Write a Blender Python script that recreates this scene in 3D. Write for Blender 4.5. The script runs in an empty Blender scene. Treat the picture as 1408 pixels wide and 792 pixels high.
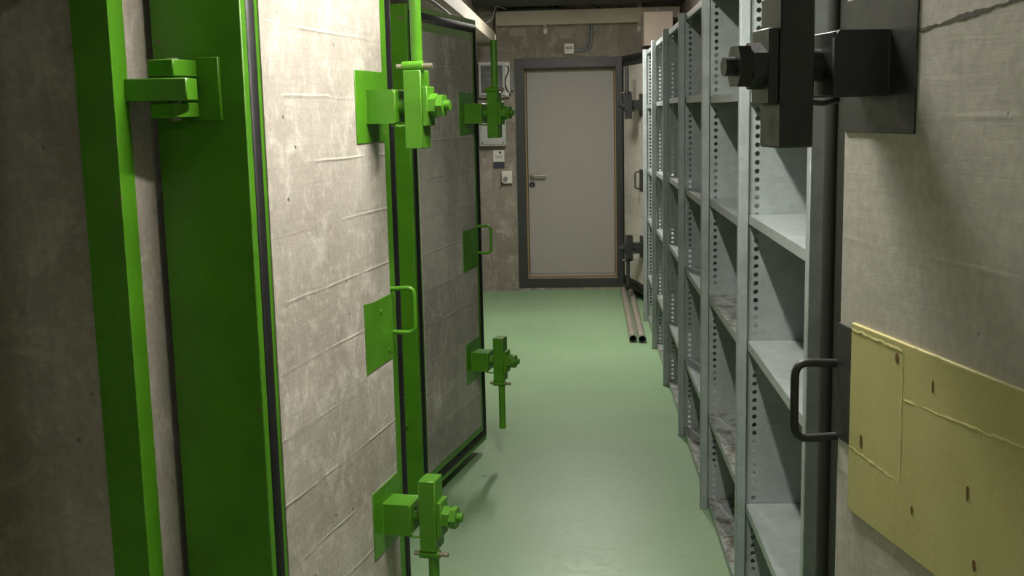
import bpy, bmesh, math, random
from mathutils import Vector, Matrix
random.seed(7)
S = bpy.context.scene
COL = S.collection

# ---------------------------------------------------------------- camera
F, PITCH, ROLL, YAW, EYE = 1543.3, 0.1541, -0.0222, -0.0614, 1.5458
cp, sp, cy, sy, cr, sr = math.cos(PITCH), math.sin(PITCH), math.cos(YAW), math.sin(YAW), math.cos(ROLL), math.sin(ROLL)
fwd = Vector((sy*cp, cy*cp, -sp)); rgt = Vector((cy, -sy, 0)); upv = rgt.cross(fwd)
r2 = cr*rgt + sr*upv; u2 = -sr*rgt + cr*upv
cam_d = bpy.data.cameras.new('camera'); cam = bpy.data.objects.new('camera', cam_d); COL.objects.link(cam)
cam.matrix_world = Matrix(((r2.x, u2.x, -fwd.x, 0), (r2.y, u2.y, -fwd.y, 0), (r2.z, u2.z, -fwd.z, EYE), (0, 0, 0, 1)))
cam_d.sensor_fit = 'HORIZONTAL'; cam_d.sensor_width = 36; cam_d.lens = F/1408*36
cam_d.clip_start = 0.02; cam_d.clip_end = 60
S.camera = cam

# ---------------------------------------------------------------- world, lamps, exposure
W = bpy.data.worlds.new('World'); S.world = W; W.use_nodes = True
W.node_tree.nodes['Background'].inputs[0].default_value = (0.5, 0.5, 0.48, 1)
W.node_tree.nodes['Background'].inputs[1].default_value = 0.02
LAMP_X, LAMP_Z = 0.01, 2.44
LAMP_COL = (1.0, 0.955, 0.88)
# (y start, y end, watts)
LAMPS = [(1.93, 2.93, 22), (6.95, 7.95, 32), (-2.4, -1.4, 8)]  # last entry is an unseen fill lamp, added to lift camera-facing sides
S.view_settings.view_transform = 'Standard'
S.view_settings.look = 'None'
S.view_settings.gamma = 1
S.view_settings.use_curve_mapping = False
S.view_settings.exposure = 0.56

# ---------------------------------------------------------------- material helpers
class NT:
    def __init__(s, name):
        s.m = bpy.data.materials.new(name); s.m.use_nodes = True
        s.t = s.m.node_tree; s.b = s.t.nodes['Principled BSDF']
    def n(s, typ, ins=None, **kw):
        nd = s.t.nodes.new(typ)
        for k, v in kw.items(): setattr(nd, k, v)
        for k, v in (ins or {}).items():
            if hasattr(v, 'is_linked') or isinstance(v, bpy.types.NodeSocket): s.t.links.new(v, nd.inputs[k])
            else: nd.inputs[k].default_value = v
        return nd
    def coord(s, scale=(1, 1, 1), loc=(0, 0, 0)):
        tc = s.n('ShaderNodeTexCoord')
        mp = s.n('ShaderNodeMapping', {'Vector': tc.outputs['Object'], 'Scale': scale, 'Location': loc})
        return mp.outputs[0]
    def noise(s, vec, scale, detail=5, rough=0.55, dist=0.0):
        return s.n('ShaderNodeTexNoise', {'Vector': vec, 'Scale': scale, 'Detail': detail, 'Roughness': rough, 'Distortion': dist}).outputs['Fac']
    def ramp(s, fac, a, b, ca=0.0, cb=1.0):
        r = s.n('ShaderNodeMapRange', {'Value': fac, 'From Min': a, 'From Max': b, 'To Min': ca, 'To Max': cb})
        r.clamp = True
        return r.outputs[0]
    def math(s, op, a, b=0.0, c=None):
        d = {0: a, 1: b}
        if c is not None: d[2] = c
        return s.n('ShaderNodeMath', d, operation=op).outputs[0]
    def mix(s, fac, a, b, blend='MIX'):
        nd = s.t.nodes.new('ShaderNodeMix'); nd.data_type = 'RGBA'; nd.blend_type = blend
        for i, v in ((0, fac), (6, a), (7, b)):
            if isinstance(v, bpy.types.NodeSocket): s.t.links.new(v, nd.inputs[i])
            else: nd.inputs[i].default_value = v if i == 0 else (*v[:3], 1)
        return nd.outputs[2]
    def bump(s, h, strength=0.3, dist=0.01, prev=None):
        d = {'Height': h, 'Strength': strength, 'Distance': dist}
        if prev is not None: d['Normal'] = prev
        return s.n('ShaderNodeBump', d).outputs[0]
    def out(s, color=None, rough=None, normal=None, metal=None, spec=None):
        for key, v in (('Base Color', color), ('Roughness', rough), ('Normal', normal), ('Metallic', metal), ('Specular IOR Level', spec)):
            if v is None: continue
            if isinstance(v, bpy.types.NodeSocket): s.t.links.new(v, s.b.inputs[key])
            elif key == 'Base Color': s.b.inputs[key].default_value = (*v[:3], 1)
            else: s.b.inputs[key].default_value = v
        return s.m

def srgb(r, g, b):
    f = lambda c: c/12.92 if c <= 0.04045 else ((c+0.055)/1.055)**2.4
    return (f(r/255), f(g/255), f(b/255))

def mat_concrete(name, dark, base, light, plank=0.145, seam=1.0, relief=1.0, blotch=2.0, seed=0.0, vertical=False, sm=0.30, rn=0.45):
    m = NT(name)
    v = m.coord((1, 1, 1), (seed, seed*1.7, seed*0.6))
    big = m.noise(v, blotch, 7, 0.62, 0.3)
    mid = m.noise(v, 9.0, 6, 0.65, 0.6)
    fine = m.noise(v, 70.0, 4, 0.6)
    vs = m.coord((2.2, 2.2, 26) if not vertical else (26, 26, 2.2), (seed, 0, 0))      # grain of the form boards
    grain = m.noise(vs, 2.2, 6, 0.7, 0.5)
    vv = m.coord((9, 9, 1.3), (seed*2, 0, 0)); run = m.noise(vv, 1.6, 5, 0.6)           # run marks down the face
    tc = m.n('ShaderNodeTexCoord'); sep = m.n('ShaderNodeSeparateXYZ', {0: tc.outputs['Object']})
    zz = m.math('DIVIDE', sep.outputs[2] if not vertical else sep.outputs[0], plank)
    wob = m.math('MULTIPLY', m.math('SUBTRACT', m.noise(v, 3.0, 4), 0.5), 0.10)
    zz = m.math('ADD', zz, wob)
    fr = m.math('FRACT', zz); fl = m.math('FLOOR', zz)
    d = m.math('ABSOLUTE', m.math('SUBTRACT', fr, 0.5))
    ridge = m.ramp(d, 0.470, 0.494)
    ridge = m.math('MULTIPLY', ridge, m.ramp(m.noise(v, 5.0, 3), 0.44, 0.60))
    wn = m.n('ShaderNodeTexWhiteNoise', {'W': fl}, noise_dimensions='1D').outputs[0]
    c = m.mix(m.ramp(big, 0.34, 0.66), dark, base)
    c = m.mix(m.ramp(mid, 0.52, 0.76), c, light)
    c = m.mix(m.math('MULTIPLY', m.ramp(run, 0.50, 0.72), rn), c, dark)
    smear = m.noise(m.coord((1, 1, 0.8), (seed*3, 1, 0)), 22.0, 9, 0.74, 0.35)
    c = m.mix(m.math('MULTIPLY', m.ramp(smear, 0.54, 0.66), sm), c, tuple(min(1, x*1.12) for x in light))
    c = m.mix(m.math('MULTIPLY', m.ramp(smear, 0.42, 0.32), sm), c, dark)
    c = m.mix(m.math('MULTIPLY', m.ramp(grain, 0.54, 0.74), 0.22), c, light)
    c = m.mix(m.math('MULTIPLY', m.ramp(grain, 0.46, 0.28), 0.22), c, dark)
    tone = m.ramp(wn, 0, 1, 0.90, 1.06)
    tone = m.math('MULTIPLY', tone, m.ramp(fine, 0.25, 0.75, 0.86, 1.12))
    vm = m.n('ShaderNodeVectorMath', {0: c, 'Scale': tone}, operation='SCALE')
    c = vm.outputs[0]
    c = m.mix(m.math('MULTIPLY', ridge, 0.45*seam), c, light)
    up_ = m.math('MULTIPLY', m.ramp(fr, 0.935, 0.955), m.ramp(fr, 0.975, 0.965))
    groove = m.math('MULTIPLY', up_, m.ramp(m.noise(v, 4.0, 4), 0.42, 0.56))
    c = m.mix(m.math('MULTIPLY', groove, 0.5*seam), c, tuple(x*0.6 for x in dark))
    mk = m.noise(m.coord((1, 1, 0.45), (seed, 3, 1)), 26.0, 5, 0.6, 0.6)
    c = m.mix(m.math('MULTIPLY', m.ramp(mk, 0.64, 0.72), 0.45), c, tuple(x*0.7 for x in dark))
    vo = m.n('ShaderNodeTexVoronoi', {'Vector': v, 'Scale': 16.0, 'Randomness': 1.0})
    pit = m.math('MULTIPLY', m.ramp(vo.outputs['Distance'], 0.10, 0.05), m.ramp(m.noise(v, 2.7, 2), 0.55, 0.62))
    c = m.mix(m.math('MULTIPLY', pit, 0.7), c, tuple(x*0.35 for x in dark))
    h = m.math('ADD', m.math('MULTIPLY', grain, 0.30), m.math('MULTIPLY', mid, 0.35))
    h = m.math('ADD', h, m.math('MULTIPLY', fine, 0.12))
    h = m.math('ADD', h, m.math('MULTIPLY', ridge, 0.55*seam))
    h = m.math('ADD', h, m.math('MULTIPLY', wn, 0.25*seam))
    h = m.math('SUBTRACT', h, m.math('MULTIPLY', pit, 0.8))
    return m.out(c, 0.86, m.bump(h, 0.55*relief, 0.006), spec=0.25)

def mat_paint(name, col, rough=0.38, wear=(0.30, 0.27, 0.22), chip=0.70, tone=0.10, edge=(0.4, 0.4, 0.4)):
    m = NT(name); v = m.coord()
    n1 = m.noise(v, 6, 5, 0.6); n2 = m.noise(v, 45, 4, 0.6); n3 = m.noise(v, 19, 6, 0.7, 0.4)
    hi = tuple(min(1, c*(1+tone*1.6)) for c in col); lo = tuple(c*(1-tone*1.6) for c in col)
    c = m.mix(m.ramp(n1, 0.3, 0.7), lo, hi)
    c = m.mix(m.math('MULTIPLY', m.ramp(n2, 0.55, 0.8), 0.25), c, lo)
    c = m.mix(m.ramp(n3, chip, chip+0.012), c, wear)
    bv = m.n('ShaderNodeBevel', {'Radius': 0.0035}, samples=4)
    ge = m.n('ShaderNodeNewGeometry')
    dt = m.n('ShaderNodeVectorMath', {0: bv.outputs[0], 1: ge.outputs['Normal']}, operation='DOT_PRODUCT').outputs['Value']
    worn = m.math('MULTIPLY', m.ramp(dt, 0.985, 0.90), m.ramp(n3, 0.46, 0.56))
    c = m.mix(m.math('MULTIPLY', worn, 0.7), c, edge)
    r = m.ramp(n2, 0.3, 0.7, rough-0.05, rough+0.10)
    h = m.math('ADD', m.math('MULTIPLY', n1, 0.5), m.math('MULTIPLY', n2, 0.15))
    return m.out(c, r, m.bump(h, 0.25, 0.003))

def mat_plain(name, col, rough=0.5, metal=0.0, tone=0.08, scale=18, bump=0.12):
    m = NT(name); v = m.coord(); n = m.noise(v, scale, 5, 0.6)
    c = m.mix(m.ramp(n, 0.3, 0.7), tuple(x*(1-tone) for x in col), tuple(min(1, x*(1+tone)) for x in col))
    return m.out(c, m.ramp(n, 0.3, 0.7, max(0.05, rough-0.06), rough+0.06), m.bump(n, bump, 0.002), metal)

def mat_galv(name, col, dirt=0.0):
    m = NT(name); v = m.coord()
    vo = m.n('ShaderNodeTexVoronoi', {'Vector': v, 'Scale': 42.0}); sepc = m.n('ShaderNodeSeparateColor', {0: vo.outputs['Color']})
    sp_ = m.ramp(sepc.outputs[0], 0, 1, 0.93, 1.06)
    n = m.noise(v, 7, 6, 0.6); f = m.noise(v, 90, 3, 0.6)
    t = m.math('MULTIPLY', sp_, m.ramp(n, 0.3, 0.7, 0.90, 1.08)); t = m.math('MULTIPLY', t, m.ramp(f, 0.3, 0.7, 0.95, 1.05))
    c = m.n('ShaderNodeVectorMath', {0: col, 'Scale': t}, operation='SCALE').outputs[0]
    if dirt:
        geo = m.n('ShaderNodeNewGeometry'); up = m.n('ShaderNodeSeparateXYZ', {0: geo.outputs['Normal']}).outputs[2]
        mask = m.math('MULTIPLY', m.ramp(m.noise(v, 11, 6, 0.72, 1.2), 0.50, 0.56), m.ramp(up, 0.5, 0.9))
        c = m.mix(m.math('MULTIPLY', mask, dirt), c, srgb(104, 92, 78))
    return m.out(c, m.ramp(n, 0.3, 0.7, 0.36, 0.52), m.bump(f, 0.08, 0.001), 0.35)

def mat_floor():
    m = NT('green_floor_coating'); v = m.coord()
    n = m.noise(v, 1.1, 6, 0.6); f = m.noise(v, 160, 3, 0.7); g = m.noise(v, 28, 5, 0.65)
    c = m.mix(m.ramp(n, 0.32, 0.68), (0.215, 0.345, 0.185), (0.27, 0.415, 0.235))
    c = m.mix(m.math('MULTIPLY', m.ramp(f, 0.50, 0.75), 0.35), c, (0.30, 0.44, 0.28))
    c = m.mix(m.math('MULTIPLY', m.ramp(g, 0.58, 0.75), 0.25), c, (0.11, 0.20, 0.11))
    vo = m.n('ShaderNodeTexVoronoi', {'Vector': v, 'Scale': 3.2, 'Randomness': 1.0})
    spk = m.math('MULTIPLY', m.ramp(vo.outputs['Distance'], 0.045, 0.03), m.ramp(m.noise(v, 2.3, 2), 0.50, 0.56))
    c = m.mix(m.math('MULTIPLY', spk, 0.75), c, (0.05, 0.06, 0.045))
    r = m.ramp(g, 0.3, 0.7, 0.34, 0.50)
    return m.out(c, r, m.bump(m.math('ADD', m.math('MULTIPLY', f, 0.4), g), 0.12, 0.002))

def mat_yellow():
    m = NT('yellow_panel_paint'); v = m.coord()
    n = m.noise(v, 5, 6, 0.6); f = m.noise(v, 120, 3, 0.6); g = m.noise(v, 24, 6, 0.7, 0.8)
    c = m.mix(m.ramp(n, 0.3, 0.7), (0.55, 0.505, 0.20), (0.64, 0.59, 0.26))
    c = m.mix(m.math('MULTIPLY', m.ramp(f, 0.5, 0.75), 0.4), c, (0.70, 0.655, 0.34))
    c = m.mix(m.math('MULTIPLY', m.ramp(g, 0.70, 0.76), 0.6), c, (0.28, 0.23, 0.08))
    h = m.math('ADD', m.math('MULTIPLY', n, 1.0), m.math('MULTIPLY', f, 0.12))
    return m.out(c, 0.5, m.bump(h, 0.3, 0.006))

def mat_emit(name, col, st):
    m = NT(name); n = m.noise(m.coord(), 3, 2)
    m.b.inputs['Emission Color'].default_value = (*col, 1); m.b.inputs['Emission Strength'].default_value = st
    return m.out(m.mix(n, (0.85, 0.85, 0.82), (0.9, 0.9, 0.87)), 0.4)

M = {}
M['conc_door'] = mat_concrete('board_marked_concrete', srgb(166, 158, 146), srgb(200, 193, 182), srgb(218, 212, 201), seam=0.8, relief=0.9, seed=1.3, sm=0.5)
M['conc_door_b'] = mat_concrete('weathered_concrete', srgb(152, 147, 137), srgb(192, 186, 176), srgb(210, 205, 195), seam=0.8, relief=0.8, seed=4.1)
M['conc_door_c'] = mat_concrete('smooth_door_concrete', srgb(188, 184, 174), srgb(205, 201, 191), srgb(216, 212, 203), plank=0.17, seam=0.35, relief=0.55, seed=7.7, sm=0.2, rn=0.12)
M['conc_wall'] = mat_concrete('raw_wall_concrete', srgb(104, 97, 86), srgb(134, 127, 115), srgb(160, 153, 140), plank=0.30, seam=0.3, relief=0.9, blotch=1.6, seed=2.2, vertical=True)
M['conc_reveal'] = mat_concrete('grey_wall_concrete', srgb(150, 141, 130), srgb(182, 173, 161), srgb(208, 199, 188), plank=0.5, seam=0.2, relief=0.8, blotch=2.4, seed=9.4, vertical=True)
M['conc_end'] = mat_concrete('stained_wall_concrete', srgb(124, 118, 106), srgb(158, 151, 138), srgb(184, 178, 165), plank=0.34, seam=0.3, relief=0.9, blotch=2.2, seed=5.5, vertical=True)
M['ceiling'] = mat_concrete('ceiling_concrete', srgb(170, 166, 158), srgb(186, 182, 173), srgb(200, 196, 188), plank=0.3, seam=0.3, seed=3.3, vertical=True)
M['crack'] = mat_plain('dark_crack_stain', srgb(96, 92, 80), 0.9, tone=0.25, scale=90)
M['green'] = mat_paint('green_gloss_paint', srgb(76, 136, 24), 0.36, srgb(126, 104, 84), 0.668, 0.11, srgb(140, 180, 92))
M['dark'] = mat_paint('dark_grey_paint', srgb(49, 51, 50), 0.42, srgb(96, 92, 86), 0.70, 0.10, srgb(112, 110, 104))
M['rubber'] = mat_plain('black_rubber', srgb(20, 20, 20), 0.6, scale=30)
M['steel'] = mat_plain('bare_worn_steel', srgb(170, 160, 146), 0.38, 0.7)
M['galv'] = mat_galv('galvanised_steel', srgb(160, 169, 167))
M['galv_d'] = mat_galv('dusty_galvanised_steel', srgb(160, 168, 165), 0.85)
M['floor'] = mat_floor()
M['pipe'] = mat_plain('dull_grey_pipe', srgb(150, 143, 130), 0.5, 0.2, tone=0.15, scale=9)
M['yellow'] = mat_yellow()
M['yscar'] = mat_plain('brown_scar', srgb(120, 88, 40), 0.8)
M['leaf'] = mat_plain('grey_door_coating', srgb(156, 152, 145), 0.5, tone=0.05, scale=60)
M['tan'] = mat_plain('tan_door_seal', srgb(138, 120, 86), 0.6)
M['beige'] = mat_plain('beige_sheet_metal', srgb(182, 173, 152), 0.5, tone=0.06)
M['tray'] = mat_plain('dull_beige_sheet_metal', srgb(152, 145, 129), 0.55, tone=0.08)
M['pink'] = mat_plain('rosy_beige_sheet_metal', srgb(196, 182, 168), 0.5, tone=0.04)
M['white'] = mat_plain('white_plastic', srgb(205, 203, 192), 0.4, tone=0.04)
M['lgrey'] = mat_plain('light_grey_enamel', srgb(172, 174, 170), 0.4, tone=0.05)
M['mgrey'] = mat_plain('mid_grey_plastic', srgb(118, 122, 120), 0.5, tone=0.06)
M['black'] = mat_plain('black_plastic', srgb(30, 30, 32), 0.4)
M['navy'] = mat_plain('dark_blue_print', srgb(52, 52, 68), 0.5)
M['ink'] = mat_plain('grey_print', srgb(120, 118, 116), 0.6)
M['red'] = mat_plain('dark_red_display', srgb(70, 22, 24), 0.25)
M['plaster'] = mat_plain('pale_plaster', srgb(158, 151, 137), 0.9, tone=0.12, scale=40)
M['duct'] = mat_plain('dark_duct_wrap', srgb(70, 70, 68), 0.7, tone=0.15, scale=8)
M['tube'] = mat_emit('glowing_tube', LAMP_COL, 85.0)
gl = NT('clear_window'); gl.out((0.55, 0.57, 0.57), 0.12); gl.b.inputs['Transmission Weight'].default_value = 0.85; M['glass'] = gl.m

# ---------------------------------------------------------------- geometry helpers
class G:
    """collects shapes given in a local frame; B maps the frame to the object's axes"""
    def __init__(s, B=None):
        s.bm = bmesh.new(); s.B = B or Matrix.Identity(3)
    def _add(s, vs, fs, smooth=False):
        nv = [s.bm.verts.new(s.B @ Vector(v)) for v in vs]
        for f in fs:
            try:
                fc = s.bm.faces.new([nv[i] for i in f]); fc.smooth = smooth
            except ValueError: pass
    def box(s, a0, a1, b0, b1, c0, c1, bev=0.0, seg=1):
        t = bmesh.new(); bmesh.ops.create_cube(t, size=1)
        for v in t.verts:
            v.co = Vector(((a0+a1)/2+v.co.x*(a1-a0), (b0+b1)/2+v.co.y*(b1-b0), (c0+c1)/2+v.co.z*(c1-c0)))
        if bev: bmesh.ops.bevel(t, geom=t.edges[:], offset=bev, segments=seg, profile=0.6, affect='EDGES')
        t.verts.index_update()
        s._add([v.co[:] for v in t.verts], [[v.index for v in f.verts] for f in t.faces]); t.free()
        return s
    def cyl(s, p0, p1, r, seg=16, r2=None, cap=True, inner=None, phase=0.0):
        p0, p1 = Vector(p0), Vector(p1); d = (p1-p0).normalized()
        a = d.orthogonal().normalized() if abs(d.z) < 0.9 else Vector((1, 0, 0)); a = (a - d*a.dot(d)).normalized(); b = d.cross(a)
        r2 = r if r2 is None else r2
        ring = lambda p, rr: [p + (a*math.cos(phase+2*math.pi*i/seg)+b*math.sin(phase+2*math.pi*i/seg))*rr for i in range(seg)]
        vs = ring(p0, r)+ring(p1, r2); fs = [(i, (i+1) % seg, seg+(i+1) % seg, seg+i) for i in range(seg)]
        if inner:
            vs += ring(p0, inner)+ring(p1, inner)
            fs += [(2*seg+i, 3*seg+i, 3*seg+(i+1) % seg, 2*seg+(i+1) % seg) for i in range(seg)]
            fs += [(i, 2*seg+i, 2*seg+(i+1) % seg, (i+1) % seg) for i in range(seg)]
            fs += [(seg+i, seg+(i+1) % seg, 3*seg+(i+1) % seg, 3*seg+i) for i in range(seg)]
        elif cap: fs += [tuple(range(seg))[::-1], tuple(range(seg, 2*seg))]
        s._add(vs, fs, True); return s
    def tube(s, pts, r, seg=10):
        pts = [Vector(p) for p in pts]; vs, fs = [], []; prev = None
        for i, p in enumerate(pts):
            d = (pts[min(i+1, len(pts)-1)]-pts[max(i-1, 0)]).normalized()
            a = prev if prev is not None else d.orthogonal()
            a = (a-d*a.dot(d)).normalized(); b = d.cross(a); prev = a
            vs += [p+(a*math.cos(2*math.pi*k/seg)+b*math.sin(2*math.pi*k/seg))*r for k in range(seg)]
        for i in range(len(pts)-1):
            for k in range(seg):
                fs.append((i*seg+k, i*seg+(k+1) % seg, (i+1)*seg+(k+1) % seg, (i+1)*seg+k))
        n = len(pts); fs += [tuple(range(seg))[::-1], tuple(range((n-1)*seg, n*seg))]
        s._add(vs, fs, True); return s
    def prism(s, poly, axis, lo, hi):
        """polygon in the two other axes, extruded along axis"""
        def P(u, v, w): return [(w, u, v), (u, w, v), (u, v, w)][axis]
        n = len(poly); vs = [P(u, v, lo) for u, v in poly]+[P(u, v, hi) for u, v in poly]
        fs = [tuple(range(n))[::-1], tuple(range(n, 2*n))]+[(i, (i+1) % n, n+(i+1) % n, n+i) for i in range(n)]
        s._add(vs, fs); return s
    def ring(s, s0, s1, z0, z1, prof):
        """closed frame in the s-z plane; prof = (inset, height) pairs"""
        vs, fs = [], []; k = len(prof)
        for ins, h in prof:
            vs += [(s0+ins, h, z0+ins), (s1-ins, h, z0+ins), (s1-ins, h, z1-ins), (s0+ins, h, z1-ins)]
        for j in range(k-1):
            for i in range(4): fs.append((j*4+i, j*4+(i+1) % 4, (j+1)*4+(i+1) % 4, (j+1)*4+i))
        s._add(vs, fs, False); return s
    def mesh(s, name, mat):
        bmesh.ops.recalc_face_normals(s.bm, faces=s.bm.faces[:])
        me = bpy.data.meshes.new(name); s.bm.to_mesh(me); s.bm.free(); me.materials.append(M[mat])
        me.set_sharp_from_angle(angle=math.radians(38)); return me
    def build(s, name, mat, parent=None, loc=None):
        o = bpy.data.objects.new(name, s.mesh(name, mat)); COL.objects.link(o)
        if parent: o.parent = parent
        if loc: o.location = loc
        return o

def link(name, me, parent, loc=(0, 0, 0)):
    o = bpy.data.objects.new(name, me); COL.objects.link(o); o.parent = parent; o.location = loc; return o
def tag(o, label, cat, group=None, kind=None):
    o['label'] = label
    if cat: o['category'] = cat
    if group: o['group'] = group
    if kind: o['kind'] = kind
    return o
def thing(name, label, cat, loc, group=None):
    o = bpy.data.objects.new(name, None); COL.objects.link(o); o.location = loc; o.empty_display_size = 0.1
    return tag(o, label, cat, group)
def struct(o, label, cat): return tag(o, label, cat, kind='structure')
def rounded(pts, r, n=5):
    """polyline with rounded corners"""
    pts = [Vector(p) for p in pts]; out = [pts[0]]
    for i in range(1, len(pts)-1):
        a = pts[i]+(pts[i-1]-pts[i]).normalized()*r; b = pts[i]+(pts[i+1]-pts[i]).normalized()*r
        for k in range(n+1):
            t = k/n; out.append((1-t)**2*a+2*t*(1-t)*pts[i]+t*t*b)
    return out+[pts[-1]]

# ---------------------------------------------------------------- the setting
WL, WR, WE, CE = -0.855, 0.88, 9.775, 2.62
struct(G().box(-3, 3, -5, 10.2, -0.12, 0).build('floor', 'floor'), 'smooth green coated corridor floor', 'floor')
struct(G().box(-3, 3, -5, 10.2, CE, CE+0.15).build('ceiling', 'ceiling'), 'bare grey concrete ceiling above the corridor', 'ceiling')
def wall_x(x0, x1, ys, holes, z0, z1):
    g = G(); y = ys[0]
    for a, b in holes:
        g.box(x0, x1, y, a, 0, CE); g.box(x0, x1, a, b, 0, z0); g.box(x0, x1, a, b, z1, CE); y = b
    g.box(x0, x1, y, ys[1], 0, CE); return g
OZ0, OZ1 = 0.10, 1.88
L_OPEN = [(1.25, 2.05), (3.26, 4.06)]
R_OPEN = [(-0.10, 0.70)]
struct(wall_x(WL-0.32, WL, (-4.6, WE), L_OPEN, OZ0, OZ1).build('wall_left', 'conc_reveal'), 'grey concrete wall with two doorways behind the green doors', 'wall')
struct(wall_x(WR, WR+0.32, (-4.6, WE), R_OPEN, OZ0, OZ1).build('wall_right', 'conc_wall'), 'grey concrete wall behind the steel shelves', 'wall')
ex0, ex1, ez0, ez1 = -0.460, 0.327, 0.100, 1.9245
we = G().box(-3, ex0, WE, WE+0.3, 0, CE).box(ex1, 3, WE, WE+0.3, 0, CE).box(ex0, ex1, WE, WE+0.3, 0, ez0).box(ex0, ex1, WE, WE+0.3, ez1, CE).build('wall_end', 'conc_end')
struct(we, 'stained concrete wall at the corridor end around the grey door', 'wall')
for k, (x0, x1, z0, z1) in enumerate([(-0.575, -0.43, 2.20, 2.262), (-0.20, -0.02, 2.205, 2.262), (-0.15, -0.04, 2.165, 2.205)]):
    G().box(x0, x1, WE-0.003, WE+0.002, z0, z1, 0.001).build('plaster_patch', 'plaster', we)
struct(G().box(-3, 3, -4.9, -4.6, 0, CE).build('wall_back', 'conc_wall'), 'concrete wall behind the viewer at the corridor start', 'wall')
struct(G().box(-3.2, -3, -5, 10.2, 0, CE).build('wall_far_left', 'conc_wall'), 'concrete wall of the dark room beyond the left doorways', 'wall')
struct(G().box(3, 3.2, -5, 10.2, 0, CE).build('wall_far_right', 'conc_wall'), 'concrete wall of the dark room beyond the right doorway', 'wall')

# steel frames of the doorways (an angle: one leg on the wall face, one in the reveal)
def door_frame_x(name, xw, side, y0, y1, mat, label):
    g = G(); w = 0.067; t = 0.004; d = 0.066
    xa, xb = (xw-0.01, xw+t) if side > 0 else (xw-t, xw+0.01)
    for a, b, c, e in ((y0-w, y0, OZ0-w, OZ1+w), (y1, y1+w, OZ0-w, OZ1+w), (y0, y1, OZ1, OZ1+w), (y0, y1, OZ0-w, OZ0)):
        g.box(xa, xb, a, b, c, e)
    xa, xb = (xw-d, xw+t) if side > 0 else (xw-t, xw+d)
    for a, b, c, e in ((y0, y0+t, OZ0, OZ1), (y1-t, y1+0.0, OZ0, OZ1), (y0+t, y1-t, OZ1-t, OZ1), (y0+t, y1-t, OZ0, OZ0+t)):
        g.box(xa, xb, a, b, c, e)
    return struct(g.build(name, mat), label, 'door frame')
door_frame_x('trim_1', WL, 1, *L_OPEN[0], 'green', 'green steel frame of the nearest doorway in the left wall')
door_frame_x('trim_2', WL, 1, *L_OPEN[1], 'green', 'green steel frame of the doorway behind the nearest green door')
door_frame_x('trim_3', WR, -1, *R_OPEN[0], 'dark', 'dark grey steel frame of the doorway in the right wall')
# dark frame round the end door
fo = (-0.536, 0.379, 0.027, 2.007)
g = G()
for a, b, c, d in ((fo[0], ex0, fo[2], fo[3]), (ex1, fo[1], fo[2], fo[3]), (ex0, ex1, ez1, fo[3]), (ex0, ex1, fo[2], ez0)):
    g.box(a, b, WE-0.008, WE+0.02, c, d, 0.0015)
struct(g.build('trim_4', 'dark'), 'dark grey steel frame around the grey door at the corridor end', 'door frame')
# the grey door in it
dr = bpy.data.objects.new('door_1', None); COL.objects.link(dr); dr.location = (0, WE, 0)
struct(dr, 'plain grey door with a lever handle at the corridor end', 'door')
G().box(ex0+0.018, ex1-0.016, 0.125, 0.165, ez0+0.03, ez1-0.012, 0.002).build('leaf', 'leaf', dr)
g = G()
for a, b, c, d in ((ex0, ex0+0.014, ez0, ez1), (ex1-0.013, ex1, ez0, ez1), (ex0+0.014, ex1-0.013, ez1-0.009, ez1), (ex0+0.014, ex1-0.013, ez0, ez0+0.012)):
    g.box(a, b, 0.085, 0.165, c, d, 0.001)
g.build('seal', 'tan', dr)
G().box(ex0+0.014, ex1-0.013, 0.100, 0.165, ez0+0.012, ez0+0.028, 0.002).build('threshold', 'leaf', dr)
h = G().cyl((-0.412, 0.125, 1.004), (-0.412, 0.116, 1.004), 0.026, 20).build('rosette', 'steel', dr)
G().tube(rounded([(-0.412, 0.12, 1.004), (-0.412, 0.068, 1.004), (-0.285, 0.068, 1.004)], 0.012), 0.010, 12).build('lever', 'steel', h)
h = G().cyl((-0.409, 0.125, 0.925), (-0.409, 0.117, 0.925), 0.026, 20).build('keyhole_plate', 'black', dr)
G().box(-0.414, -0.404, 0.114, 0.120, 0.902, 0.925, 0.001).build('lock_cylinder', 'mgrey', h)

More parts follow.
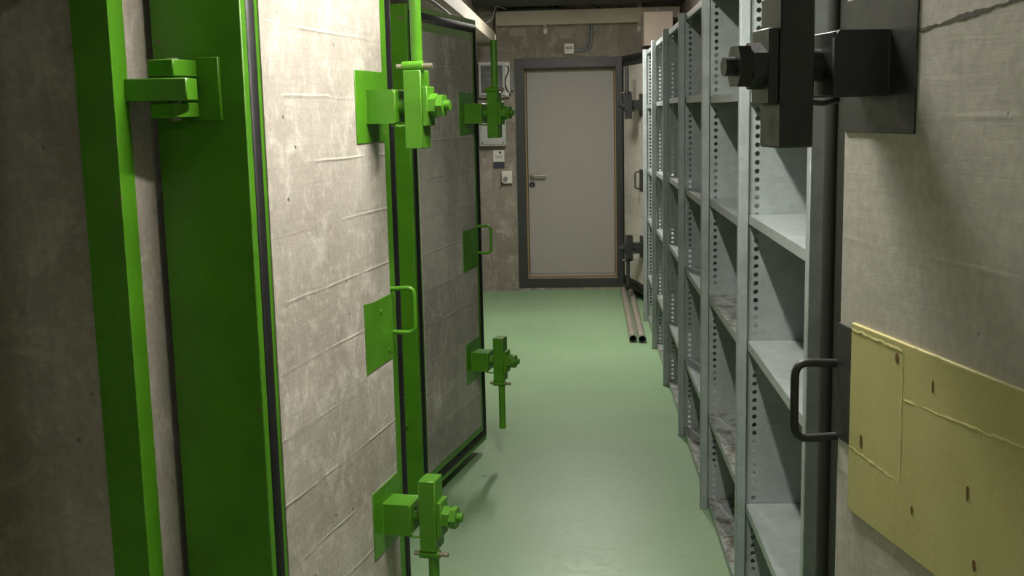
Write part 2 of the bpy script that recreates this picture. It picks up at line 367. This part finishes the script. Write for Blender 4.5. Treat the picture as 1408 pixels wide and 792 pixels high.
# ---------------------------------------------------------------- armoured doors
def make_lock(root, B, zc, up, mat, sc=0.690, plate=(0.575, 0.771), bare='steel'):
    k = 1 if up else -1
    Z = lambda a, b: (zc+k*a, zc+k*b) if up else (zc+k*b, zc+k*a)
    g = G(B); g.box(plate[0], plate[1], -0.006, 0.0025, zc-0.09, zc+0.09, 0.001)
    s0, s1 = sc-0.047, sc+0.040
    n1 = 0.078
    g.prism([(0, zc-0.042), (n1-0.004, zc-0.042), (n1, zc-0.038), (n1, zc+0.032), (n1-0.007, zc+0.042), (0, zc+0.042)], 0, s0, s0+0.008)          # folded sheet bracket: two cheeks, a front and a top
    g.box(s1-0.008, s1, 0, n1, zc-0.042, zc+0.042, 0.002)
    g.box(s0+0.004, s1-0.004, 0, n1-0.008, zc+0.034, zc+0.0415, 0.001)
    g.box(s0+0.004, s1-0.004, n1-0.010, n1, zc-0.040, zc+0.040, 0.001)
    g.box(s0+0.004, s1-0.004, 0, n1-0.004, zc-0.040, zc-0.034, 0.001)
    lk = g.build('lock', mat, root)
    G(B).cyl((sc, 0.070, zc), (sc, 0.208, zc), 0.0125, 18).build('bolt', mat, lk)
    G(B).cyl((sc, 0.076, zc), (sc, 0.100, zc), 0.021, 20).build('bushing', mat, lk)
    za, zb = Z(-0.106, 0.088)
    g = G(B).box(sc-0.034, sc+0.036, 0.098, 0.144, za, zb, 0.002)
    g.build('lever', mat, lk)
    G(B).box(sc-0.030, sc+0.032, 0.144, 0.158, zc-0.050, zc+0.047, 0.002).build('washer_plate', mat, lk)
    G(B).cyl((sc, 0.158, zc), (sc, 0.176, zc), 0.030, 6, phase=0.3).build('nut', mat, lk)
    G(B).cyl((sc, 0.177, zc), (sc, 0.194, zc), 0.030, 6, phase=0.75).build('nut', mat, lk)
    zp = zc+k*0.098
    g = G(B).cyl((sc-0.02, 0.094, zp), (sc-0.02, 0.148, zp), 0.0125, 16)
    g.build('pivot', mat, lk)
    G(B).cyl((sc-0.02, 0.078, zp), (sc-0.02, 0.172, zp), 0.0065, 12).build('pivot_pin', bare, lk)
    G(B).cyl((sc-0.01, 0.128, zp-k*0.004), (sc-0.01, 0.128, zc+k*0.305), 0.0145, 18).build('handle_bar', mat, lk)
    G(B).tube([(sc-0.03, 0.062, zc-0.046), (sc-0.03, 0.085, zc-0.050), (sc-0.03, 0.110, zc-0.047)], 0.0035, 8).build('stop', mat, lk)
    return lk

def blast_door(label, origin, e, n, L, z0, z1, mat, conc, up_z, lo_z, hz, hplate, cs=(0.076, 0.771), cz=(0.09, 0.092), hinge=True, arm=None, T=0.198, group=None, hs=0.783):
    root = thing('blast_door', label, 'door', (*origin, 0), group)
    e = Vector((*e, 0)).normalized(); n = Vector((*n, 0)).normalized()
    B = Matrix(((e.x, n.x, 0), (e.y, n.y, 0), (0, 0, 1)))
    c0, c1 = z0+cz[0], z1-cz[1]
    G(B).box(cs[0]-0.002, cs[1]+0.002, -T+0.01, 0.0, c0-0.002, c1+0.002).build('concrete_core', conc, root)
    g = G(B)
    for a, b, c, d in ((0, cs[0], z0, z1), (cs[1], L, z0, z1), (cs[0], cs[1], c1, z1), (cs[0], cs[1], z0, c0)):
        g.box(a, b, -T, -0.003, c, d, 0.002)
    g.box(cs[0], cs[1], -T, -T+0.012, c0, c1)
    g.build('steel_frame', mat, root)
    gw = 0.038
    prof = [(0, -0.005), (0.002, -0.001), (0.008, 0.002), (0.019, 0.0034), (0.030, 0.002), (0.036, -0.001), (gw, -0.005)]
    G(B).ring(0.020, L-0.004, z0+0.020, z1-0.020, prof).build('gasket', 'rubber', root)
    make_lock(root, B, up_z, True, mat); make_lock(root, B, lo_z, False, mat)
    g = G(B)
    ps = [(0.575, hplate[0]), (0.776, hplate[0]+0.004), (0.778, hplate[1]), (0.640, hplate[1]-0.002), (0.575, hplate[1]+0.003)]
    g.prism(ps, 1, -0.006, 0.0022)
    hp = g.build('handle_plate', mat, root)
    G(B).tube(rounded([(hs, -0.004, hz[0]), (hs+0.005, 0.062, hz[0]+0.004), (hs+0.005, 0.062, hz[1]-0.002), (hs, -0.004, hz[1])], 0.022), 0.0062, 10).build('handle', mat, root)
    if mat == 'green':
        for a, c in ((0.690, hplate[1]-0.035), (0.745, hplate[0]+0.03)):
            G(B).cyl((a, 0.0015, c), (a, 0.0045, c), 0.006, 10).build('plug_weld', 'green', hp)
    if hinge:
        for zc in (up_z+0.036, lo_z-0.06):
            g = G(B)
            g.box(-0.010, 0.004, -0.112, -0.052, zc-0.060, zc+0.062, 0.001)
            hg = g.build('hinge', mat, root)
            for a, b in ((0.024, 0.056), (-0.054, -0.026)):
                G(B).box(-0.098, -0.006, -0.152, -0.098, zc+a, zc+b, 0.002).build('knuckle', mat, hg)
            G(B).cyl((-0.052, -0.126, zc-0.060), (-0.052, -0.126, zc+0.060), 0.012, 14).build('hinge_pin', bare_of(mat), hg)
            if arm:
                x0, x1, y0, y1 = arm; ox, oy = origin
                G().box(x0-ox, x1-ox, y0-oy, y1-oy, zc-0.022, zc+0.020, 0.002).build('hinge_arm', mat, hg)
    return root, B
def bare_of(m): return 'steel' if m == 'green' else 'dark'

def dirs(deg):   # along the leaf and out of its inner face
    t = math.radians(deg); return (math.sin(t), math.cos(t)), (math.cos(t), -math.sin(t))
e, n = dirs(10.2)
blast_door('nearest bright green armoured door with pale concrete face, folded back along the wall', (-0.646, 2.19), e, n, 0.862, 0.075, 1.985, 'green', 'conc_door',
           1.570, 0.490, (1.087, 0.969), (0.898, 1.076), arm=(WL-0.002, -0.732, 2.098, 2.160), group='green armoured doors')
e, n = dirs(12.4)
blast_door('darker green armoured door with grey concrete face, half hidden behind the nearest green door', (-0.624, 4.207), e, n, 0.850, 0.050, 1.955, 'green', 'conc_door_b',
           1.550, 0.465, (1.052, 0.934), (0.872, 1.052), arm=(WL-0.002, -0.706, 4.114, 4.176), group='green armoured doors')
t3 = math.radians(12.0); e3 = Vector((-math.sin(t3), math.cos(t3), 0)); n3 = Vector((-math.cos(t3), -math.sin(t3), 0))
o3 = Vector((0.376, 1.62, 0)) - e3*0.771
d3, B3 = blast_door('dark grey armoured door with pale concrete face and yellow panel, nearest on the right', (o3.x, o3.y), (e3.x, e3.y), (n3.x, n3.y), 0.846, 0.09, 2.01, 'dark', 'conc_door_c',
           1.600, 0.53, (1.174, 1.064), (1.062, 1.236), arm=(0.64, WR+0.002, 0.765, 0.825), group='dark grey armoured doors')
t4 = math.radians(12.0); e4 = Vector((math.sin(t4), -math.cos(t4), 0)); n4 = Vector((-math.cos(t4), -math.sin(t4), 0))
blast_door('far dark grey armoured door with pale concrete face beside the door at the corridor end', (0.372, 9.718), (e4.x, e4.y), (n4.x, n4.y), 0.850, 0.062, 2.005, 'dark', 'conc_door_c',
           1.590, 0.455, (1.060, 0.930), (0.90, 1.08), hinge=False, hs=0.66, group='dark grey armoured doors')

# yellow painted area of the near right door, with the weld seams of the plate below it
g = G(B3).box(0.20, 0.7285, -0.004, 0.0045, 0.972, 1.245, 0.0012)
yp = g.build('yellow_panel', 'yellow', d3)
def wobble(a, b, k, amp):
    a, b = Vector(a), Vector(b); out = []
    for i in range(k+1):
        p = a.lerp(b, i/k); out.append((p.x+random.uniform(-amp, amp), p.y+random.uniform(-amp*0.4, amp*0.2), p.z+random.uniform(-amp, amp)))
    return out
for a, b, r in (((0.727, 0.003, 1.236), (0.585, 0.003, 1.234), 0.0026), ((0.580, 0.003, 1.232), (0.578, 0.003, 1.062), 0.0024), ((0.727, 0.003, 1.066), (0.580, 0.003, 1.060), 0.0022), ((0.575, 0.003, 1.172), (0.28, 0.003, 1.186), 0.0022), ((0.56, 0.0028, 1.243), (0.21, 0.0028, 1.241), 0.002)):
    G(B3).tube(wobble(a, b, 26, 0.0013), r, 6).build('weld_seam', 'yellow', yp)
for a, c, w, hh in ((0.595, 1.222, 0.004, 0.008), (0.690, 1.084, 0.004, 0.011), (0.505, 1.206, 0.002, 0.008), (0.42, 1.10, 0.003, 0.009), (0.545, 1.035, 0.003, 0.006), (0.40, 1.02, 0.004, 0.007)):
    poly = [(a+w*math.cos(q)*random.uniform(0.7, 1.2), c+hh*math.sin(q)*random.uniform(0.8, 1.15)) for q in [i*math.pi/5 for i in range(10)]]
    G(B3).prism(poly, 1, 0.003, 0.0052).build('paint_scar', 'yscar', yp)
# ragged dark casting line above it
top, bot = [], []
for i in range(40):
    s_ = 0.586 - i*0.0085; zc = 1.634 + 0.0007*i + random.uniform(-0.001, 0.001)
    w = max(0.0004, 0.0014 + random.uniform(-0.0012, 0.0012) + (0.0014 if 8 < i < 20 else 0))
    top.append((s_, zc+w)); bot.append((s_, zc-w*0.8))
g = G(B3)
for i in range(39): g.prism([top[i], top[i+1], bot[i+1], bot[i]], 1, -0.002, 0.0008)
g.build('casting_crack', 'crack', d3)

# ---------------------------------------------------------------- steel shelving
SX0, SX1, SY, SH, SD = 0.4545, 0.4690, 2.2645, 1.98, 0.36
sh = thing('shelving_unit', 'row of empty galvanised steel shelving with perforated uprights along the right wall', 'shelving', (SX0, SY, 0))
ang = math.atan2(SX1-SX0, 6.0); sh.rotation_euler = (0, 0, -ang)
def perforated(depth, height, rows, pitch=0.025, r=0.0072, t=0.0012, x_in=0.030):
    g = G(); N = 12
    n = int((height-0.03)/pitch); zb = 0.03; hw = 0.02
    xs = [x_in]
    def cell(cx, cz):
        hx, hz = hw, pitch/2
        outer = []; inner = []
        for i in range(N):
            a = 2*math.pi*(i+0.5)/N; c_, s_ = math.cos(a), math.sin(a)
            k = min(hx/abs(c_) if abs(c_) > 1e-6 else 9, hz/abs(s_) if abs(s_) > 1e-6 else 9)
            outer.append((c_*k, s_*k)); inner.append((c_*r, s_*r))
        vs = []; fs = []
        for y in (-t, t):
            vs += [(cx+a, y, cz+b) for a, b in outer]+[(cx+a, y, cz+b) for a, b in inner]+[(cx+sx*hx, y, cz+sz*hz) for sx, sz in ((1, 1), (-1, 1), (-1, -1), (1, -1))]
        o2 = 2*N+4
        for q in (0, o2):
            for i in range(N): fs.append((q+i, q+(i+1) % N, q+N+(i+1) % N, q+N+i))
            # corner triangles
            for ci, (sx, sz) in enumerate(((1, 1), (-1, 1), (-1, -1), (1, -1))):
                tgt = math.atan2(sz*hz, sx*hx) % (2*math.pi)
                i = int(math.floor(tgt/(2*math.pi/N)-0.5)) % N
                fs.append((q+i, q+2*N+ci, q+(i+1) % N))
        for i in range(N): fs.append((N+i, N+(i+1) % N, o2+N+(i+1) % N, o2+N+i))
        g._add(vs, fs)
    for cx in rows:
        for i in range(n): cell(cx, zb+pitch*(i+0.5))
        g.box(cx-hw, cx+hw, -t, t, 0, zb); g.box(cx-hw, cx+hw, -t, t, zb+n*pitch, height)
    edges = sorted([x_in]+[q for cx in rows for q in (cx-hw, cx+hw)]+[depth])
    for a, b in zip(edges[0::2], edges[1::2]):
        if b-a > 1e-4: g.box(a, b, -t, t, 0, height)
    return g.mesh('upright', 'galv')
up_me = perforated(SD, SH, (0.0535, SD-0.05))
post_me = G().box(0, 0.028, -0.017, 0.017, 0, SH, 0.002).mesh('post', 'galv')
back_me = G().box(SD-0.004, SD+0.026, -0.017, 0.017, 0, SH, 0.002).mesh('back_post', 'galv')
foot_me = G().box(-0.002, 0.032, -0.020, 0.020, -0.0005, 0.006, 0.001).mesh('foot', 'mgrey')
for k in range(7):
    u = link('upright', up_me, sh, (0, k, 0))
    link('post', post_me, u); link('back_post', back_me, u); link('foot', foot_me, u)
def shelf_mesh(mat):
    g = G(); x0, x1, y0, y1 = 0.0305, SD-0.006, 0.004, 0.996
    g.box(x0, x1, y0, y1, -0.0016, 0)
    g.box(x0, x0+0.0016, y0, y1, -0.026, -0.0016); g.box(x1-0.0016, x1, y0, y1, -0.026, -0.0016)
    g.box(x0+0.0016, x0+0.012, y0, y1, -0.026, -0.0245)
    g.box(x0, x1, y0, y0+0.0016, -0.026, -0.0016); g.box(x0, x1, y1-0.0016, y1, -0.026, -0.0016)
    return g.mesh('shelf', mat)
shelf_me, shelf_dm = shelf_mesh('galv'), shelf_mesh('galv_d')
LEVELS = [[1.589, 1.243, 0.873, 0.375], [1.594, 1.213, 0.844, 0.378], [1.602, 1.186, 0.816, 0.377], [1.607, 1.182, 0.814, 0.367], [1.600, 1.160, 0.791, 0.365], [1.588, 1.127, 0.767, 0.345]]
for b, lv in enumerate(LEVELS):
    for z in [1.972]+lv+[0.036]:
        dusty = z < 0.05 or (b == 1 and z < 1.0) or (b == 4 and z < 0.5)
        link('shelf', shelf_dm if dusty else shelf_me, sh, (0, b, z))

# ---------------------------------------------------------------- loose pipes on the floor
for (p0, p1, lab) in (((0.352, 7.46), (0.372, 9.60), 'grey steel pipe lying on the floor by the end door, left of the pair'), ((0.413, 7.44), (0.434, 9.50), 'grey steel pipe lying on the floor against the shelving, right of the pair')):
    r = thing('steel_pipe', lab, 'pipe', (p0[0], p0[1], 0), 'loose pipes')
    d = (p1[0]-p0[0], p1[1]-p0[1], 0)
    G().cyl((0, 0, 0.0262), (d[0], d[1], 0.0262), 0.0255, 20, inner=0.0225).build('barrel', 'pipe', r)
    G().cyl((0, -0.002, 0.0270), (d[0]*0.025, d[1]*0.025, 0.0270), 0.0270, 20, inner=0.0225).build('coupling', 'mgrey', r)

# ---------------------------------------------------------------- cable tray over the green doors
ct = thing('cable_tray', 'beige sheet metal cable tray running high along the left wall', 'cable tray', (-0.755, 4.2, 2.11))
g = G()
X0, X1 = WL+0.755+0.01, 0.100
y = 0.0
while y < 5.05:
    b = min(y+0.36, 5.1); G().box(X0, X1, y, b-0.014, -0.004, 0.0, 0.0008).build('tray_plate', 'tray', ct); y += 0.36
G().box(X1, X1+0.003, 0, 5.1, -0.006, 0.078, 0.0008).build('side_rail', 'tray', ct)
G().box(X0-0.003, X0, 0, 5.1, -0.006, 0.078, 0.0008).build('side_rail', 'tray', ct)
for yy in (1.0, 3.1, 4.95):
    G().box(X0-0.02, X1+0.004, yy, yy+0.035, -0.028, -0.0065, 0.002).build('bracket', 'tray', ct)
G().tube(rounded([(X1-0.03, 4.86, -0.010), (X1+0.010, 4.86, -0.012), (X1+0.010, 4.86, 0.03), (X1+0.008, 4.86, 0.055)], 0.012), 0.005, 8).build('hook_clip', 'white', ct)
def cable(label, pts, r, mat='black'):
    return tag(G().tube(pts, r, 8).build('cable', mat), label, 'cable', 'loose cables')
def catmull(P, k=8):
    P = [Vector(p) for p in P]; Q = [2*P[0]-P[1]]+P+[2*P[-1]-P[-2]]; out = []
    for i in range(1, len(Q)-2):
        for j in range(k):
            t = j/k; a, b, c, d = Q[i-1:i+3]
            out.append(0.5*((2*b)+(c-a)*t+(2*a-5*b+4*c-d)*t*t+(3*b-a-3*c+d)*t**3))
    return out+[P[-1]]
cable('black cable drooping along the underside of the beige cable tray', catmull([(-0.70, 4.4, 2.070), (-0.67, 5.2, 2.068), (-0.672, 6.0, 2.070), (-0.68, 6.7, 2.071), (-0.695, 7.2, 2.071)]), 0.008)
cable('thin pale cable arching from the cable tray to the end wall', catmull([(-0.66, 8.3, 2.20), (-0.63, 8.5, 2.24), (-0.62, 8.85, 2.36), (-0.60, 9.25, 2.39), (-0.585, 9.64, 2.41)]), 0.004, 'mgrey')

# ---------------------------------------------------------------- end wall services
tk = thing('cable_trunking', 'long beige cable trunking crossing the end wall above the door', 'trunking', (0, WE, 2.28))
G().box(-0.68, 0.86, -0.100, -0.097, 0.0, 0.118, 0.001).build('front_panel', 'beige', tk)
G().box(-0.68, 0.86, -0.097, -0.002, 0.0, 0.004).build('base_panel', 'beige', tk)
G().box(-0.683, -0.680, -0.104, -0.002, -0.10, 0.122, 0.001).build('end_plate', 'beige', tk)
for x in (-0.268, 0.527):
    bk = G().box(x-0.014, x+0.014, -0.085, 0, -0.012, 0.0).box(x-0.017, x+0.017, -0.016, 0, -0.075, 0.0, 0.001).build('bracket', 'beige', tk)
    G().box(x-0.012, x+0.012, -0.024, -0.014, -0.060, -0.030, 0.001).build('clip', 'white', bk)
    G().cyl((x, -0.028, -0.058), (x, -0.02, -0.058), 0.007, 10).build('screw', 'steel', bk)
    G().box(x-0.02, x+0.02, -0.06, -0.01, 0.12, CE-2.28, 0.001).build('hanger', 'galv', tk)
bx = thing('junction_box', 'large rosy beige junction box hanging on the trunking above the shelves', 'box', (0.648, WE-0.1, 2.06))
G().box(-0.1135, 0.1135, -0.46, -0.005, 0.0, 0.262, 0.003).build('body', 'pink', bx)
G().box(-0.1145, 0.1145, -0.472, -0.461, -0.001, 0.263, 0.002).build('cover', 'pink', bx)
G().cyl((0.0, -0.3, 0.262), (0.0, -0.3, 0.30), 0.006, 10).build('hanging_bolt', 'steel', bx)
th = thing('room_sensor', 'small cream wall box with a dark display above the end door', 'sensor', (-0.069, WE, 2.038))
G().box(-0.040, 0.040, -0.034, 0, 0, 0.086, 0.004, 2).build('case', 'white', th)
G().box(-0.026, 0.026, -0.0355, -0.033, 0.038, 0.060, 0.001).build('display', 'black', th)
G().box(-0.014, 0.014, -0.0362, -0.035, 0.044, 0.054).build('digits', 'red', th)
cd = thing('conduit', 'grey bent conduit from the trunking down to the small cream wall box', 'conduit', (0.0, WE, 2.05))
for q in (0.0, 0.024):
    P = rounded([(-0.02+0.0, -0.02, 0.022-q*0.45), (0.095+q, -0.02, 0.022-q*0.45), (0.103+q, -0.02, 0.2275)], 0.085, 10)
    G().tube(P, 0.0095, 10).build('pipe', 'mgrey', cd)
for z in (0.16,):
    G().box(0.085, 0.145, -0.034, 0, z, z+0.012, 0.001).build('saddle', 'mgrey', cd)
db = thing('fuse_box', 'white fuse box with a dark clear window on the end wall left of the door', 'electrical box', (-0.71, WE, 1.685))
G().box(-0.138, 0.135, -0.060, 0, 0, 0.30, 0.004).build('back_box', 'white', db)
G().box(-0.110, 0.070, -0.066, -0.0595, 0.035, 0.265).build('interior', 'black', db)
for k in range(3): G().box(-0.095, 0.05, -0.078, -0.066, 0.06+k*0.066, 0.10+k*0.066, 0.002).build('breaker_row', 'ink', db)
cv = G(); cv.ring(-0.128, 0.092, 0.020, 0.285, [(0, -0.058), (0, -0.096), (0.017, -0.096), (0.017, -0.060)])
cv = cv.build('cover_frame', 'lgrey', db)
G().box(-0.112, 0.076, -0.094, -0.091, 0.036, 0.269).build('window', 'glass', cv)
for z in (0.01, 0.262): G().box(0.088, 0.125, -0.085, -0.06, z, z+0.032, 0.003).build('latch', 'white', db)
G().box(0.136, 0.166, -0.05, 0, 0.055, 0.235, 0.003).build('side_box', 'mgrey', db)
G().tube(catmull([(0.118, -0.066, 0.27), (0.125, -0.075, 0.22), (0.098, -0.08, 0.15), (0.100, -0.08, 0.09), (0.128, -0.07, 0.03), (0.132, -0.065, 0.01)]), 0.005, 8).build('lead', 'black', db)
cb = thing('steel_cabinet', 'pale grey enamelled wall box under the fuse box', 'electrical box', (-0.735, WE, 1.272))
G().box(-0.115, 0.117, -0.075, 0, 0, 0.355, 0.004).build('body', 'lgrey', cb)
lid = G().box(-0.100, 0.102, -0.085, -0.076, 0.016, 0.340, 0.004, 2).build('lid', 'lgrey', cb)
for x, z in ((-0.088, 0.03), (0.09, 0.03), (-0.088, 0.325), (0.09, 0.325)): G().cyl((x, -0.088, z), (x, -0.084, z), 0.006, 10).build('screw', 'black', lid)
sg = thing('notice_card', 'small white notice card with a dark band on the end wall', 'sign', (-0.690, WE, 1.08))
G().box(-0.048, 0.048, -0.006, 0, 0, 0.158, 0.001).build('board', 'white', sg)
G().box(-0.048, 0.048, -0.0072, -0.0055, 0.0, 0.055).build('band', 'navy', sg)
G().cyl((0.012, -0.0072, 0.135), (0.012, -0.0055, 0.135), 0.011, 14).build('emblem', 'navy', sg)
for k, w in enumerate((0.036, 0.030)): G().box(-w, w, -0.0070, -0.0055, 0.104-k*0.014, 0.109-k*0.014).build('text_line', 'ink', sg)
sw = thing('rotary_switch', 'square white rotary switch low on the end wall beside the dark frame', 'switch', (-0.621, WE, 0.948))
G().box(-0.046, 0.046, -0.045, 0, 0, 0.110, 0.006, 2).build('case', 'white', sw)
kb = G().cyl((-0.012, -0.045, 0.042), (-0.012, -0.060, 0.042), 0.019, 18).build('knob', 'mgrey', sw)
G(Matrix.Rotation(math.radians(-35), 3, 'Y')).box(-0.045, -0.018, -0.070, -0.058, 0.022, 0.032, 0.002).build('pointer', 'black', kb)
# dark services under the ceiling at the end
tag(G().cyl((-0.85, 9.45, 2.515), (0.875, 9.45, 2.515), 0.10, 28).build('duct', 'duct'), 'dark wrapped duct crossing under the ceiling at the corridor end', 'duct')
cable('black cable bundle lying on the end wall trunking', catmull([(-0.60, 9.70, 2.412), (-0.45, 9.69, 2.412), (-0.28, 9.69, 2.412), (-0.12, 9.70, 2.414)]), 0.013)
cable('black cable looping above the trunking at the end wall', catmull([(-0.22, 9.73, 2.41), (-0.12, 9.74, 2.455), (0.03, 9.75, 2.47), (0.15, 9.74, 2.43), (0.20, 9.72, 2.405)]), 0.005)

# ---------------------------------------------------------------- lamps
where = ['over the nearest green door', 'over the far half of the corridor', 'added behind the viewer as unseen fill']
for (y0, y1, wt), w in zip(LAMPS, where):
    lp = thing('fluorescent_lamp', 'long white fluorescent ceiling lamp ' + w, 'lamp', (LAMP_X, (y0+y1)/2, LAMP_Z), 'ceiling lamps')
    hl = (y1-y0)/2
    G().box(-0.045, 0.045, -hl-0.04, hl+0.04, 0.035, 0.085, 0.004).build('housing', 'white', lp)
    for s_ in (-1, 1):
        G().cyl((0, s_*hl*0.7, 0.085), (0, s_*hl*0.7, CE-LAMP_Z), 0.006, 10).build('hanger', 'steel', lp)
        G().box(-0.014, 0.014, s_*hl-0.012, s_*hl+0.012, -0.002, 0.036, 0.002).build('tube_holder', 'white', lp)
    G().cyl((0, -hl, 0.014), (0, hl, 0.014), 0.013, 14).build('tube', 'tube', lp)
    ld = bpy.data.lights.new('lamp_light', 'AREA'); ld.shape = 'RECTANGLE'; ld.size = 0.05; ld.size_y = y1-y0; ld.energy = wt; ld.color = LAMP_COL
    lo = bpy.data.objects.new('lamp_light', ld); COL.objects.link(lo); lo.parent = lp; lo.location = (0, 0, -0.004)
